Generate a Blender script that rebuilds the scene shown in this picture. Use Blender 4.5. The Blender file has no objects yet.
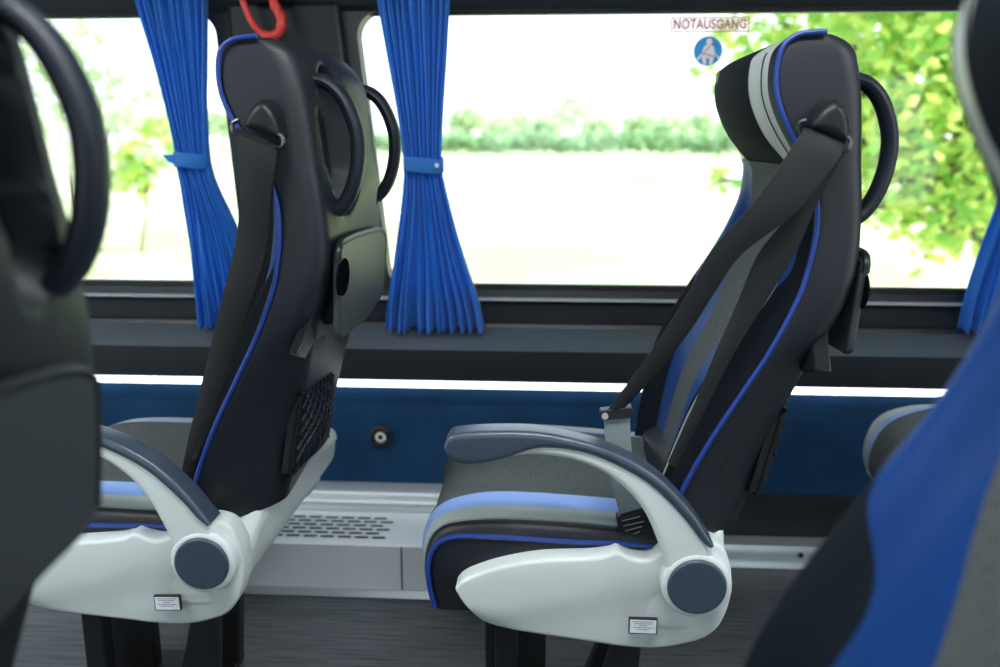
import bpy, bmesh, math, random
from mathutils import Vector, Matrix, noise
random.seed(7)
sc = bpy.context.scene
C = bpy.data.collections.new('scene_objects'); sc.collection.children.link(C)
R = math.radians

# ------------------------------------------------------------------ camera, world, sun, exposure
EYE, FPX, PITCH, YAW = 1.05, 880.0, 12.7, 3.55
cd = bpy.data.cameras.new('camera'); cam = bpy.data.objects.new('camera', cd); C.objects.link(cam)
cam.location = (0, 0, EYE); cam.rotation_euler = (R(90 - PITCH), 0, R(YAW))
cd.sensor_width = 36; cd.lens = FPX / 1000 * 36; cd.clip_start = 0.02; cd.clip_end = 800
cd.dof.use_dof = True; cd.dof.focus_distance = 1.42; cd.dof.aperture_fstop = 2.5
sc.camera = cam
CAMM = (Matrix.Rotation(R(YAW), 3, 'Z') @ Matrix.Rotation(R(90 - PITCH), 3, 'X'))

w = bpy.data.worlds.new('sky'); sc.world = w; w.use_nodes = True
nt = w.node_tree; nt.nodes.clear()
wo = nt.nodes.new('ShaderNodeOutputWorld'); bg = nt.nodes.new('ShaderNodeBackground')
tc = nt.nodes.new('ShaderNodeTexCoord'); sx = nt.nodes.new('ShaderNodeSeparateXYZ'); cr = nt.nodes.new('ShaderNodeValToRGB')
cr.color_ramp.elements[0].position = 0.0; cr.color_ramp.elements[0].color = (0.92, 0.97, 1.0, 1)
cr.color_ramp.elements[1].position = 0.6; cr.color_ramp.elements[1].color = (0.72, 0.86, 1.0, 1)
nt.links.new(tc.outputs['Generated'], sx.inputs[0]); nt.links.new(sx.outputs['Z'], cr.inputs[0])
nt.links.new(cr.outputs[0], bg.inputs[0]); nt.links.new(bg.outputs[0], wo.inputs[0])
bg.inputs[1].default_value = 1.9
sd = bpy.data.lights.new('sun', 'SUN'); sd.energy = 7.5; sd.angle = R(1.5); sd.color = (1, 0.96, 0.86)
sun = bpy.data.objects.new('sun', sd); C.objects.link(sun); sun.location = (4, -2, 9)
sun.rotation_euler = Vector((-0.70, 0.16, -0.70)).to_track_quat('-Z', 'Y').to_euler()
sc.view_settings.view_transform = 'Standard'; sc.view_settings.look = 'None'
sc.view_settings.gamma = 1; sc.view_settings.exposure = 0.35; sc.view_settings.use_curve_mapping = False

# ------------------------------------------------------------------ ray helpers (pixel of the 1000x667 frame -> point on a world plane)
def ray(px, py):
    return CAMM @ Vector((px - 500, -(py - 333.5), -FPX))
def U(px, py, Y):
    d = ray(px, py); t = Y / d.y
    return Vector((d.x * t, Y, EYE + d.z * t))
OX, OY = 0.229, 1.27                     # origin of the sharp right-hand seat
SHIFT = 0.785                            # row pitch to the sharp left-hand seat
def V(px, py, Y):                        # a point read on the right-hand seat, in seat space
    p = U(px, py, Y); return Vector((p.x - OX, Y - OY, p.z))
LEAN = R(2.0)                             # the left-hand seat stands a little more upright
def seat_matrix(x, y, z, lean):          # lean about the armrest pivot
    piv = Vector((-.006, 0, .374))
    return Matrix.Translation(Vector((x, y, z)) + piv) @ Matrix.Rotation(-lean, 4, 'Y') @ Matrix.Translation(-piv)
ML = seat_matrix(OX - .775, OY + .03, -.002, LEAN); MLI = ML.inverted()
def VL(px, py, Y):                       # a point read on the left-hand seat, in seat space
    return MLI @ U(px, py, Y + .03)
def RPL(px, py, x0, z0, s):              # left-hand seat, on the seat-space plane x = x0 + s (z - z0)
    d = MLI.to_3x3() @ ray(px, py); o = MLI @ Vector((0, 0, EYE))
    t = (x0 + s * (o.z - z0) - o.x) / (d.x - s * d.z)
    return o + d * t

# ------------------------------------------------------------------ materials
def mat(name, col, rough=0.5, metal=0.0, bump=0.0, bscale=200, coat=0.0, emit=0, spec=0.5, var=0.0, vscale=6, sheen=0.0, trans=0.0):
    m = bpy.data.materials.new(name); m.use_nodes = True; n = m.node_tree.nodes; l = m.node_tree.links
    b = n['Principled BSDF']
    b.inputs['Base Color'].default_value = (*col, 1); b.inputs['Roughness'].default_value = rough
    b.inputs['Metallic'].default_value = metal; b.inputs['Coat Weight'].default_value = coat
    b.inputs['Specular IOR Level'].default_value = spec
    b.inputs['Sheen Weight'].default_value = sheen
    if emit:
        b.inputs['Emission Color'].default_value = (*col, 1); b.inputs['Emission Strength'].default_value = emit
    t = n.new('ShaderNodeTexCoord')
    nz = n.new('ShaderNodeTexNoise'); nz.inputs['Scale'].default_value = vscale; nz.inputs['Detail'].default_value = 4
    l.new(t.outputs['Object'], nz.inputs['Vector'])
    mx = n.new('ShaderNodeMix'); mx.data_type = 'RGBA'; v = var or 0.04
    mx.inputs['A'].default_value = (*[c * (1 - v) for c in col], 1); mx.inputs['B'].default_value = (*[min(1, c * (1 + v)) for c in col], 1)
    l.new(nz.outputs['Fac'], mx.inputs['Factor']); l.new(mx.outputs['Result'], b.inputs['Base Color'])
    if bump:
        bz = n.new('ShaderNodeTexNoise'); bz.inputs['Scale'].default_value = bscale; bz.inputs['Detail'].default_value = 2
        l.new(t.outputs['Object'], bz.inputs['Vector'])
        bp = n.new('ShaderNodeBump'); bp.inputs['Strength'].default_value = bump; bp.inputs['Distance'].default_value = 0.001
        l.new(bz.outputs['Fac'], bp.inputs['Height']); l.new(bp.outputs['Normal'], b.inputs['Normal'])
    return m
def nodes(m): return m.node_tree.nodes, m.node_tree.links, m.node_tree.nodes['Principled BSDF']

LEATHER = mat('black_leather', (0.0075, 0.0105, 0.017), 0.45, spec=0.5, bump=0.25, bscale=500)
LEATHERM = mat('matt_black_leather', (0.012, 0.016, 0.022), 0.8, bump=0.2, bscale=500, spec=0.03)
PIPING = mat('blue_piping', (0.012, 0.045, 0.26), 0.4)
BLUEL = mat('blue_leather', (0.005, 0.045, 0.20), 0.5, bump=0.1, bscale=300, spec=0.2)
LBLUE = mat('light_blue_leather', (0.24, 0.38, 0.74), 0.45)
GREYL = mat('grey_leather', (0.44, 0.48, 0.46), 0.42, bump=0.1, bscale=300)
PLASTIC = mat('light_grey_plastic', (0.69, 0.74, 0.72), 0.36, bump=0.05, bscale=600)
PADM = mat('slate_armrest_pad', (0.044, 0.062, 0.092), 0.32, spec=0.7, bump=0.1, bscale=700)
DARKP = mat('dark_plastic', (0.010, 0.012, 0.015), 0.38, spec=.3)
HANDM = mat('handle_plastic', (0.012, 0.016, 0.026), 0.42, spec=.3)
GLOSSP = mat('dark_grey_satin_plastic', (0.030, 0.036, 0.042), 0.42, spec=0.4)
CHROME = mat('chrome', (0.80, 0.81, 0.83), 0.3, metal=0.6)
DCHROME = mat('dark_chrome', (0.10, 0.105, 0.115), 0.22, metal=0.9)
STEEL = mat('black_steel', (0.012, 0.013, 0.015), 0.45)
BLACKM = mat('matt_black', (0.004, 0.004, 0.005), 0.95, spec=0.0)
LOCKM = mat('polished_lock', (0.85, 0.86, 0.84), 0.35, metal=0.15)
WHITE = mat('white_label', (0.85, 0.87, 0.92), 0.5)
INK = mat('grey_ink', (0.12, 0.13, 0.16), 0.6)
RED = mat('red_plastic', (0.62, 0.035, 0.025), 0.4)
REDINK = mat('red_ink', (0.55, 0.10, 0.09), 0.6)
STALKM = mat('grey_buckle_sleeve', (0.22, 0.26, 0.27), 0.3)
SEAMW = mat('pale_seam', (0.30, 0.33, 0.33), 0.5)
# fabric with a fine weave
FABRIC = mat('grey_woven_fabric', (0.085, 0.095, 0.095), 0.85, spec=0.2)
n, l, b = nodes(FABRIC)
t = n.new('ShaderNodeTexCoord'); wv = n.new('ShaderNodeTexVoronoi'); wv.inputs['Scale'].default_value = 420
l.new(t.outputs['Object'], wv.inputs['Vector'])
rp = n.new('ShaderNodeValToRGB'); rp.color_ramp.elements[0].color = (0.125, 0.14, 0.14, 1); rp.color_ramp.elements[1].color = (0.045, 0.052, 0.054, 1)
l.new(wv.outputs['Distance'], rp.inputs[0]); l.new(rp.outputs[0], b.inputs['Base Color'])
# belt webbing
BELT = mat('belt_webbing', (0.010, 0.012, 0.013), 0.55, spec=0.3)
n, l, b = nodes(BELT)
t = n.new('ShaderNodeTexCoord'); wv = n.new('ShaderNodeTexWave'); wv.inputs['Scale'].default_value = 60; wv.bands_direction = 'X'
l.new(t.outputs['UV'], wv.inputs['Vector']); bp = n.new('ShaderNodeBump'); bp.inputs['Strength'].default_value = 0.3; bp.inputs['Distance'].default_value = 0.001
l.new(wv.outputs['Fac'], bp.inputs['Height']); l.new(bp.outputs['Normal'], b.inputs['Normal'])
# curtain: woven cloth lets some daylight through
def cloth_mat():
    m = mat('blue_curtain_cloth', (0.045, 0.29, 0.72), 0.55, sheen=0.3, bump=0.1, bscale=900)
    n, l, b = nodes(m); out = n['Material Output']
    tr = n.new('ShaderNodeBsdfTranslucent'); tr.inputs[0].default_value = (0.06, 0.42, 0.95, 1)
    mx = n.new('ShaderNodeMixShader'); mx.inputs[0].default_value = 0.52
    l.new(b.outputs[0], mx.inputs[1]); l.new(tr.outputs[0], mx.inputs[2]); l.new(mx.outputs[0], out.inputs[0]); return m
CLOTH = cloth_mat()
def glass_mat():
    m = bpy.data.materials.new('window_glass'); m.use_nodes = True; n = m.node_tree.nodes; l = m.node_tree.links; n.clear()
    o = n.new('ShaderNodeOutputMaterial'); tr = n.new('ShaderNodeBsdfTransparent'); gl = n.new('ShaderNodeBsdfGlossy'); gl.inputs['Roughness'].default_value = 0.02
    tr.inputs[0].default_value = (0.97, 1.0, 0.99, 1)
    fr = n.new('ShaderNodeFresnel'); fr.inputs[0].default_value = 1.45; mx = n.new('ShaderNodeMixShader')
    l.new(fr.outputs[0], mx.inputs[0]); l.new(tr.outputs[0], mx.inputs[1]); l.new(gl.outputs[0], mx.inputs[2]); l.new(mx.outputs[0], o.inputs[0]); return m
GLASS = glass_mat()
TRIMM = mat('dark_trim', (0.014, 0.018, 0.023), 0.42, bump=0.08, bscale=500)
TRIMG = mat('grey_trim_lit_ledge', (0.085, 0.105, 0.125), 0.30, bump=0.08, bscale=500)  # lighter grey paints light on the sloping ledge; also the wall behind camera
TRIML = mat('grey_lit_lip', (0.30, 0.34, 0.37), 0.4)  # paler grey puts the light caught by the sill lip into its colour
ALCAN = mat('blue_alcantara', (0.008, 0.040, 0.100), 0.9, var=0.4, vscale=9, spec=0.15, bump=0.2, bscale=400)
ALU = mat('brushed_aluminium', (0.62, 0.66, 0.68), 0.35, metal=0.7)
HEATM = mat('heater_casing', (0.80, 0.86, 0.88), 0.4, metal=0.2)
CEILM = mat('ceiling_lining', (0.70, 0.73, 0.74), 0.8)
LEDM = mat('led_diffuser', (0.93, 0.98, 1.0), 0.4, emit=2.6)
LAMPM = mat('fill_lamp_glow', (0.93, 0.97, 1.0), 0.4, emit=21)  # glow of the added ceiling fill lamps
FLOORM = mat('wood_grain_vinyl', (0.07, 0.075, 0.08), 0.32, spec=0.5)
n, l, b = nodes(FLOORM)
t = n.new('ShaderNodeTexCoord'); mp = n.new('ShaderNodeMapping'); mp.inputs['Scale'].default_value = (2.2, 55, 1)
nz = n.new('ShaderNodeTexNoise'); nz.inputs['Scale'].default_value = 3; nz.inputs['Detail'].default_value = 7; nz.inputs['Roughness'].default_value = 0.6
rp = n.new('ShaderNodeValToRGB'); rp.color_ramp.elements[0].position = 0.32; rp.color_ramp.elements[0].color = (0.022, 0.027, 0.032, 1)
rp.color_ramp.elements[1].position = 0.68; rp.color_ramp.elements[1].color = (0.15, 0.165, 0.175, 1)
l.new(t.outputs['Object'], mp.inputs[0]); l.new(mp.outputs[0], nz.inputs['Vector']); l.new(nz.outputs['Fac'], rp.inputs[0]); l.new(rp.outputs[0], b.inputs['Base Color'])
FIELD = mat('sunlit_grass_field', (0.45, 0.45, 0.30), 0.9)
n, l, b = nodes(FIELD); t = n.new('ShaderNodeTexCoord'); nz = n.new('ShaderNodeTexNoise'); nz.inputs['Scale'].default_value = 0.35; nz.inputs['Detail'].default_value = 6
rp = n.new('ShaderNodeValToRGB'); rp.color_ramp.elements[0].position = .42; rp.color_ramp.elements[0].color = (0.36, 0.44, 0.20, 1); rp.color_ramp.elements[1].position = .62; rp.color_ramp.elements[1].color = (0.66, 0.66, 0.48, 1)
l.new(t.outputs['Object'], nz.inputs['Vector']); l.new(nz.outputs['Fac'], rp.inputs[0]); l.new(rp.outputs[0], b.inputs['Base Color'])
def leaf_mat(name, c1, c2, trans=0.5):
    m = mat(name, c1, 0.6); n, l, b = nodes(m); out = n['Material Output']
    g = n.new('ShaderNodeNewGeometry'); mx = n.new('ShaderNodeMix'); mx.data_type = 'RGBA'
    mx.inputs['A'].default_value = (*c1, 1); mx.inputs['B'].default_value = (*c2, 1)
    l.new(g.outputs['Random Per Island'], mx.inputs['Factor']); l.new(mx.outputs['Result'], b.inputs['Base Color'])
    tr = n.new('ShaderNodeBsdfTranslucent'); l.new(mx.outputs['Result'], tr.inputs[0]); ms = n.new('ShaderNodeMixShader'); ms.inputs[0].default_value = trans
    l.new(b.outputs[0], ms.inputs[1]); l.new(tr.outputs[0], ms.inputs[2]); l.new(ms.outputs[0], out.inputs[0]); return m
LEAF = leaf_mat('fresh_leaves', (0.20, 0.50, 0.08), (0.80, 0.84, 0.25))
LEAFD = leaf_mat('haze_pale_leaves', (0.48, 0.66, 0.42), (0.70, 0.80, 0.52), 0.3)  # haze and overexposure painted into the pale leaf colour
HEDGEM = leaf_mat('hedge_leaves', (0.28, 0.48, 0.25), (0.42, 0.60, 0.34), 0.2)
BARK = mat('bark', (0.13, 0.10, 0.07), 0.9, bump=0.5, bscale=30)

# ------------------------------------------------------------------ mesh helpers
def tag(o, label=None, cat=None, group=None, kind=None):
    if label: o['label'] = label
    if cat: o['category'] = cat
    if group: o['group'] = group
    if kind: o['kind'] = kind
    return o
def empty(name, loc, label, cat, group=None):
    o = bpy.data.objects.new(name, None); C.objects.link(o); o.location = loc; o.empty_display_size = 0.1
    return tag(o, label, cat, group)
def link(name, me, parent=None, loc=None):
    o = bpy.data.objects.new(name, me); C.objects.link(o)
    if parent: o.parent = parent
    if loc: o.location = loc
    return o
def mesh(name, verts, faces, mats, fm=None, parent=None, smooth=True, angle=40, loc=None, uvs=None):
    me = bpy.data.meshes.new(name); me.from_pydata([tuple(v) for v in verts], [], faces)
    for m in (mats if isinstance(mats, (list, tuple)) else [mats]): me.materials.append(m)
    if fm:
        for p, i in zip(me.polygons, fm): p.material_index = i
    if uvs:
        ul = me.uv_layers.new()
        for lp in me.loops: ul.data[lp.index].uv = uvs[lp.vertex_index]
    bm = bmesh.new(); bm.from_mesh(me); bmesh.ops.recalc_face_normals(bm, faces=bm.faces); bm.to_mesh(me); bm.free()
    if smooth:
        me.polygons.foreach_set('use_smooth', [True] * len(me.polygons)); me.set_sharp_from_angle(angle=R(angle))
    return link(name, me, parent, loc)
class MB:
    def __init__(s): s.v, s.f, s.m = [], [], []
    def add(s, v, f, mi=0):
        k = len(s.v); s.v += [Vector(p) for p in v]; s.f += [tuple(i + k for i in q) for q in f]; s.m += [mi] * len(f); return s
    def box(s, a, b, mi=0):
        x0, y0, z0 = a; x1, y1, z1 = b
        return s.add([(x0, y0, z0), (x1, y0, z0), (x1, y1, z0), (x0, y1, z0), (x0, y0, z1), (x1, y0, z1), (x1, y1, z1), (x0, y1, z1)],
                     [(0, 3, 2, 1), (4, 5, 6, 7), (0, 1, 5, 4), (1, 2, 6, 5), (2, 3, 7, 6), (3, 0, 4, 7)], mi)
    def tube(s, pts, r, n=10, closed=False, mi=0, flat=None):
        v, f = tube_geo(pts, r, n, closed, flat); return s.add(v, f, mi)
    def cyl(s, c, axis, r, h, n=32, mi=0, r2=None):
        a = Vector(axis).normalized(); u = a.orthogonal().normalized(); w_ = a.cross(u); c = Vector(c); r2 = r if r2 is None else r2
        v = [c + (u * math.cos(2 * math.pi * i / n) + w_ * math.sin(2 * math.pi * i / n)) * r for i in range(n)]
        v += [c + a * h + (u * math.cos(2 * math.pi * i / n) + w_ * math.sin(2 * math.pi * i / n)) * r2 for i in range(n)]
        return s.add(v, [(i, (i + 1) % n, (i + 1) % n + n, i + n) for i in range(n)] + [tuple(range(n))[::-1], tuple(range(n, 2 * n))], mi)
    def build(s, name, mats, parent=None, bevel=0, seg=3, **k):
        o = mesh(name, s.v, s.f, mats, s.m, parent, **k)
        if bevel:
            d = o.modifiers.new('bevel', 'BEVEL'); d.width = bevel; d.segments = seg; d.limit_method = 'ANGLE'; d.angle_limit = R(40)
        return o
def catmull(P, n, closed=False):
    P = [Vector(p) for p in P]; m = len(P)
    seg = m if closed else m - 1
    def g(i): return P[i % m] if closed else P[max(0, min(m - 1, i))]
    dense = []
    for i in range(seg):
        p0, p1, p2, p3 = g(i - 1), g(i), g(i + 1), g(i + 2)
        for k in range(12):
            t = k / 12
            dense.append(0.5 * ((2 * p1) + (p2 - p0) * t + (2 * p0 - 5 * p1 + 4 * p2 - p3) * t * t + (3 * p1 - p0 - 3 * p2 + p3) * t ** 3))
    dense.append(P[0].copy() if closed else P[-1].copy())
    L = [0]
    for a, b_ in zip(dense, dense[1:]): L.append(L[-1] + (b_ - a).length)
    out = []; j = 0; cnt = n if closed else n - 1
    for i in range(n):
        d = L[-1] * i / cnt
        while j < len(L) - 2 and L[j + 1] < d: j += 1
        q = (d - L[j]) / max(1e-9, L[j + 1] - L[j]); out.append(dense[j].lerp(dense[j + 1], min(1, max(0, q))))
    return out
def tube_geo(pts, r, n=10, closed=False, flat=None):
    pts = [Vector(p) for p in pts]; m = len(pts); V_, F = [], []; up = None
    for i, p in enumerate(pts):
        a = pts[(i - 1) % m] if (closed or i > 0) else p; c = pts[(i + 1) % m] if (closed or i < m - 1) else p
        tn = (c - a).normalized()
        if flat: up2 = Vector(flat)
        else: up2 = up if up else tn.orthogonal()
        u = (up2 - tn * up2.dot(tn)).normalized(); up = u; w_ = tn.cross(u)
        rr = r[i] if isinstance(r, (list, tuple)) and not isinstance(r[0], (list, tuple)) and len(r) == m else r
        ra, rb = rr if isinstance(rr, (list, tuple)) else (rr, rr)
        for k in range(n):
            an = 2 * math.pi * k / n; V_.append(p + u * math.cos(an) * ra + w_ * math.sin(an) * rb)
    for i in range(m if closed else m - 1):
        for k in range(n):
            F.append((i * n + k, i * n + (k + 1) % n, ((i + 1) % m) * n + (k + 1) % n, ((i + 1) % m) * n + k))
    if not closed: F += [tuple(range(n))[::-1], tuple(range((m - 1) * n, m * n))]
    return V_, F
def band(T, B, y0, y1, rad=0.006, n=60, cs=4, yfun=None, endround=True):
    """solid between two edge curves in x,z, spanning y0..y1, with rounded long edges"""
    T = catmull(T, n); B = catmull(B, n); V_, F = [], []; per = 4 * (cs + 1) + 8
    for i in range(n):
        a, b_ = T[i], B[i]; d = Vector((b_.x - a.x, 0, b_.z - a.z)); h = d.length
        if h < 1e-5: d = Vector((0, 0, -1)); h = 1e-4
        d.normalize(); r = min(rad, h * 0.49, (y1 - y0) * 0.49)
        mid = Vector(((a.x + b_.x) / 2, 0, (a.z + b_.z) / 2)); H = h / 2; W_ = (y1 - y0) / 2; yc = (y0 + y1) / 2
        loop = []
        for (su, sv, a0) in ((1, 1, 0), (-1, 1, 90), (-1, -1, 180), (1, -1, 270)):
            for k in range(cs + 1):
                an = R(a0 + 90 * k / cs); loop.append((su * (H - r) + math.cos(an) * r, sv * (W_ - r) + math.sin(an) * r))
            if (su, sv) == (-1, 1): pass
            # fill points on the long sides
            if (su, sv) == (1, 1) or (su, sv) == (-1, -1):
                for k in range(1, 5): loop.append((su * (H - r) * (1 - 2 * k / 5), sv * W_))
        for (uu, vv) in loop:
            y = yc + vv
            if yfun and vv < 0: y += yfun(i / (n - 1), uu / max(H, 1e-5))
            V_.append(mid + d * uu + Vector((0, y, 0)))
        per = len(loop)
    for i in range(n - 1):
        for k in range(per): F.append((i * per + k, i * per + (k + 1) % per, (i + 1) * per + (k + 1) % per, (i + 1) * per + k))
    F += [tuple(range(per))[::-1], tuple(range((n - 1) * per, n * per))]
    return V_, F
def lerp_list(L, z):                     # L: (z, x) sorted by falling z
    if z >= L[0][0]: return L[0][1]
    for (z0, x0), (z1, x1) in zip(L, L[1:]):
        if z >= z1: return x0 + (x1 - x0) * (z0 - z) / max(1e-9, z0 - z1)
    return L[-1][1]
def edge_list(px, Y, n=160):
    pts = catmull([V(x, y, Y) for x, y in px], n)
    return sorted(((p.z, p.x) for p in pts), reverse=True)
def smooth(a, b, t): t = max(0, min(1, (t - a) / (b - a))); return t * t * (3 - 2 * t)
def prism(outline, axis_off, name, mats, parent, bevel=0.003, **k):
    """closed outline of points extruded by a vector"""
    n_ = len(outline); off = Vector(axis_off); v = [Vector(p) for p in outline] + [Vector(p) + off for p in outline]
    f = [tuple(range(n_)), tuple(range(n_, 2 * n_))[::-1]] + [(i, (i + 1) % n_, (i + 1) % n_ + n_, i + n_) for i in range(n_)]
    o = mesh(name, v, f, mats, None, parent, **k)
    if bevel:
        d = o.modifiers.new('bevel', 'BEVEL'); d.width = bevel; d.segments = 3; d.limit_method = 'ANGLE'; d.angle_limit = R(35)
    return o
def copy_tree(o, parent=None):
    c = o.copy(); C.objects.link(c)
    if parent: c.parent = parent
    for ch in list(o.children): copy_tree(ch, c)
    return c
def ribbon(Lp, Rp, th, name, m, parent, n=40, k=8, bow=0.003):
    L_ = catmull(Lp, n); R_ = catmull(Rp, n); v, f, uv = [], [], []
    for i in range(n):
        a, c = L_[i], R_[i]; tn = (L_[min(n - 1, i + 1)] - L_[max(0, i - 1)]); nr = (c - a).cross(tn)
        nr = nr.normalized() if nr.length > 1e-9 else Vector((0, 1, 0))
        if nr.y > 0: nr = -nr
        for s in (0, 1):
            for j in range(k):
                t_ = j / (k - 1); v.append(a.lerp(c, t_) + nr * (bow * 4 * t_ * (1 - t_) - s * th)); uv.append((t_, i / n * 6))
    q = 2 * k
    for i in range(n - 1):
        for j in range(k - 1):
            f.append((i * q + j, i * q + j + 1, (i + 1) * q + j + 1, (i + 1) * q + j))
            f.append((i * q + k + j, (i + 1) * q + k + j, (i + 1) * q + k + j + 1, i * q + k + j + 1))
        f.append((i * q, (i + 1) * q, (i + 1) * q + k, i * q + k)); f.append((i * q + k - 1, i * q + 2 * k - 1, (i + 1) * q + 2 * k - 1, (i + 1) * q + k - 1))
    for e in (0, (n - 1) * q):
        f.append(tuple(e + j for j in range(k)) + tuple(e + 2 * k - 1 - j for j in range(k)))
    return mesh(name, v, f, m, None, parent, uvs=uv)

# ------------------------------------------------------------------ the coach shell
X0, X1, YW, YO, CZ = -4.0, 4.0, 2.15, -0.62, 1.88
def struct(o): o['kind'] = 'structure'; return o
struct(MB().box((X0, YO - .05, -0.06), (X1, YW + .06, 0)).build('floor', FLOORM, smooth=False))
struct(MB().box((X0, YO - .05, CZ), (X1, YW + .06, CZ + .05)).build('ceiling', CEILM, smooth=False))
def zc(y, Y, x=430): return U(x, y, Y).z
Z_SILL, Z_TOP = zc(289, YW), zc(11, YW)
# lower side wall: a moulded profile run along the bus
def profile(name, pts, mats, fm, xa=X0, xb=X1, **k):
    m_ = len(pts); v = [(xa, y, z) for y, z in pts] + [(xb, y, z) for y, z in pts]
    f = [(i, (i + 1) % m_, (i + 1) % m_ + m_, i + m_) for i in range(m_)] + [tuple(range(m_))[::-1], tuple(range(m_, 2 * m_))]
    return mesh(name, v, f, mats, (fm + [0, 0]) if fm else None, **k)
z_led1, z_led0 = zc(383, YW - .045), zc(389, YW - .045)
struct(profile('wall_right', [(YW + .05, 0), (YW, 0), (YW, z_led0 - .012), (YW, z_led0 - .001), (YW + .05, z_led0 - .001)], [ALCAN], None, smooth=False))
P = [(YW + .05, Z_SILL), (YW - .002, Z_SILL), (YW - .006, zc(296, YW)), (YW - .030, zc(296.5, YW - .02)), (YW - .034, zc(299, YW - .02)), (YW - .012, zc(303, YW - .015)),
     (YW - .010, zc(320, YW - .01)), (YW - .03, zc(323, YW - .03)), (YW - .034, zc(327, YW - .034)), (YW - .085, zc(343, YW - .085)), (YW - .10, zc(350, YW - .10)), (YW - .10, zc(372, YW - .10)), (YW - .095, zc(380, YW - .095)),
     (YW - .03, zc(380, YW - .095) + .002), (YW - .03, z_led1 + .001), (YW + .05, z_led1 + .001)]
struct(profile('trim_1', P, [TRIMM, TRIMG, TRIML], [0, 0, 2, 2, 0, 0, 0, 0, 1, 1, 0, 0, 0, 0, 0, 0], smooth=True, angle=25))
tag(profile('light_strip', [(YW + .01, z_led0), (YW - .035, z_led0), (YW - .040, (z_led0 + z_led1) / 2), (YW - .035, z_led1), (YW + .01, z_led1)], [LEDM], None, smooth=False),
    'long white glowing light strip above the blue wall panel', 'light strip')
struct(MB().box((X0, YW - .006, zc(489, YW)), (X1, YW + .01, zc(487, YW) + .004)).build('trim_2', TRIMM, smooth=False))
# header above the windows and pillar between them (windows have rounded corners)
struct(profile('trim_3', [(YW + .05, Z_TOP), (YW - .004, Z_TOP), (YW - .02, Z_TOP + .012), (YW - .05, Z_TOP + .05), (YW - .14, CZ - .2), (YW - .2, CZ), (YW + .05, CZ)], [TRIMM], None, smooth=False))
def pillar(name, Lb, Lt, Rb, Rt, r=0.055):
    """pillar between windows, widening in quarter rounds at top and sill; x at bottom/top of each edge"""
    out = []
    def arc(xe, zz, sx_, sz):            # concave fillet: from the pillar edge out to the sill/header
        pts = []
        for k in range(9):
            a = R(90 * k / 8); pts.append((xe + sx_ * r * (1 - math.cos(a)), zz + sz * r * (1 - math.sin(a))))
        return pts                        # starts on the edge (r away), ends r out on the line
    left = [p for p in arc(Lb, Z_SILL, -1, 1)][::-1] + [p for p in arc(Lt, Z_TOP, -1, -1)]
    right = [p for p in arc(Rt, Z_TOP, 1, -1)][::-1] + [p for p in arc(Rb, Z_SILL, 1, 1)]
    pts = left + right; pts = [(x, z) for x, z in pts]
    n_ = len(pts); v = [(x, YW - .004, z) for x, z in pts] + [(x, YW + .05, z) for x, z in pts]
    f = [tuple(range(n_)), tuple(range(n_, 2 * n_))[::-1]] + [(i, (i + 1) % n_, (i + 1) % n_ + n_, i + n_) for i in range(n_)]
    return struct(mesh(name, v, f, [TRIMM], None, smooth=False))
pLb, pLt, pRb, pRt = U(246, 280, YW).x, U(216, 20, YW).x, U(388, 280, YW).x, U(357, 20, YW).x
pillar('trim_4', pLb, pLt, pRb, pRt)
pillar('trim_5', 1.62, 1.62, 1.86, 1.86); pillar('trim_6', -2.55, -2.55, -2.28, -2.28)
# inner pillar cover that stands proud of the window plane
pc = [(pLb + .03, Z_SILL + .01), (pLt + .035, Z_TOP + .02), (pRt - .035, Z_TOP + .02), (pRb - .03, Z_SILL + .01)]
struct(prism([(x, YW - .03, z) for x, z in pc], (0, .03, 0), 'trim_7', DARKP, None, bevel=.012))
def window(name, xa, xb, za=Z_SILL, zb=Z_TOP, Y=YW):
    root = struct(MB().box((xa, Y + .03, za - .01), (xb, Y + .036, zb + .01)).build(name, GLASS, smooth=False))
    fr = MB().box((xa, Y + .012, za - .004), (xb, Y + .03, za + .012)).box((xa, Y + .012, zb - .008), (xb, Y + .03, zb + .004))
    fr.build('window_seal', STEEL, root, smooth=False); return root
window('window_1', (pRb + pRt) / 2 - .08, 1.70); window('window_2', -2.4, (pLb + pLt) / 2 + .08); window('window_3', 1.78, X1); window('window_4', X0, -2.46)
# the other side of the bus, behind the camera: wall with its own window band
struct(MB().box((X0, YO - .05, 0), (X1, YO, Z_SILL)).box((X0, YO - .05, Z_TOP + .02), (X1, YO, CZ)).box((-2.5, YO - .05, Z_SILL), (-2.3, YO, Z_TOP + .02)).box((1.5, YO - .05, Z_SILL), (1.7, YO, Z_TOP + .02)).build('wall_left', TRIMG, smooth=False))
struct(MB().box((X0, YO - .03, Z_SILL), (X1, YO - .025, Z_TOP + .02)).build('window_5', GLASS, smooth=False))
for i, x in enumerate((-1.6, 0.15, 1.9)):  # unseen lamps, added to brighten the cabin
    lr = tag(MB().box((x - .55, 0.50, CZ - .03), (x + .55, 0.78, CZ)).build('ceiling_fill_lamp', ALU, bevel=.008), 'added unseen fill lamp on the ceiling over the aisle', 'lamp', 'added ceiling fill lamps')
    MB().box((x - .52, 0.53, CZ - .034), (x + .52, 0.75, CZ - .029)).build('fill_panel', LAMPM, lr, smooth=False)
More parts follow.
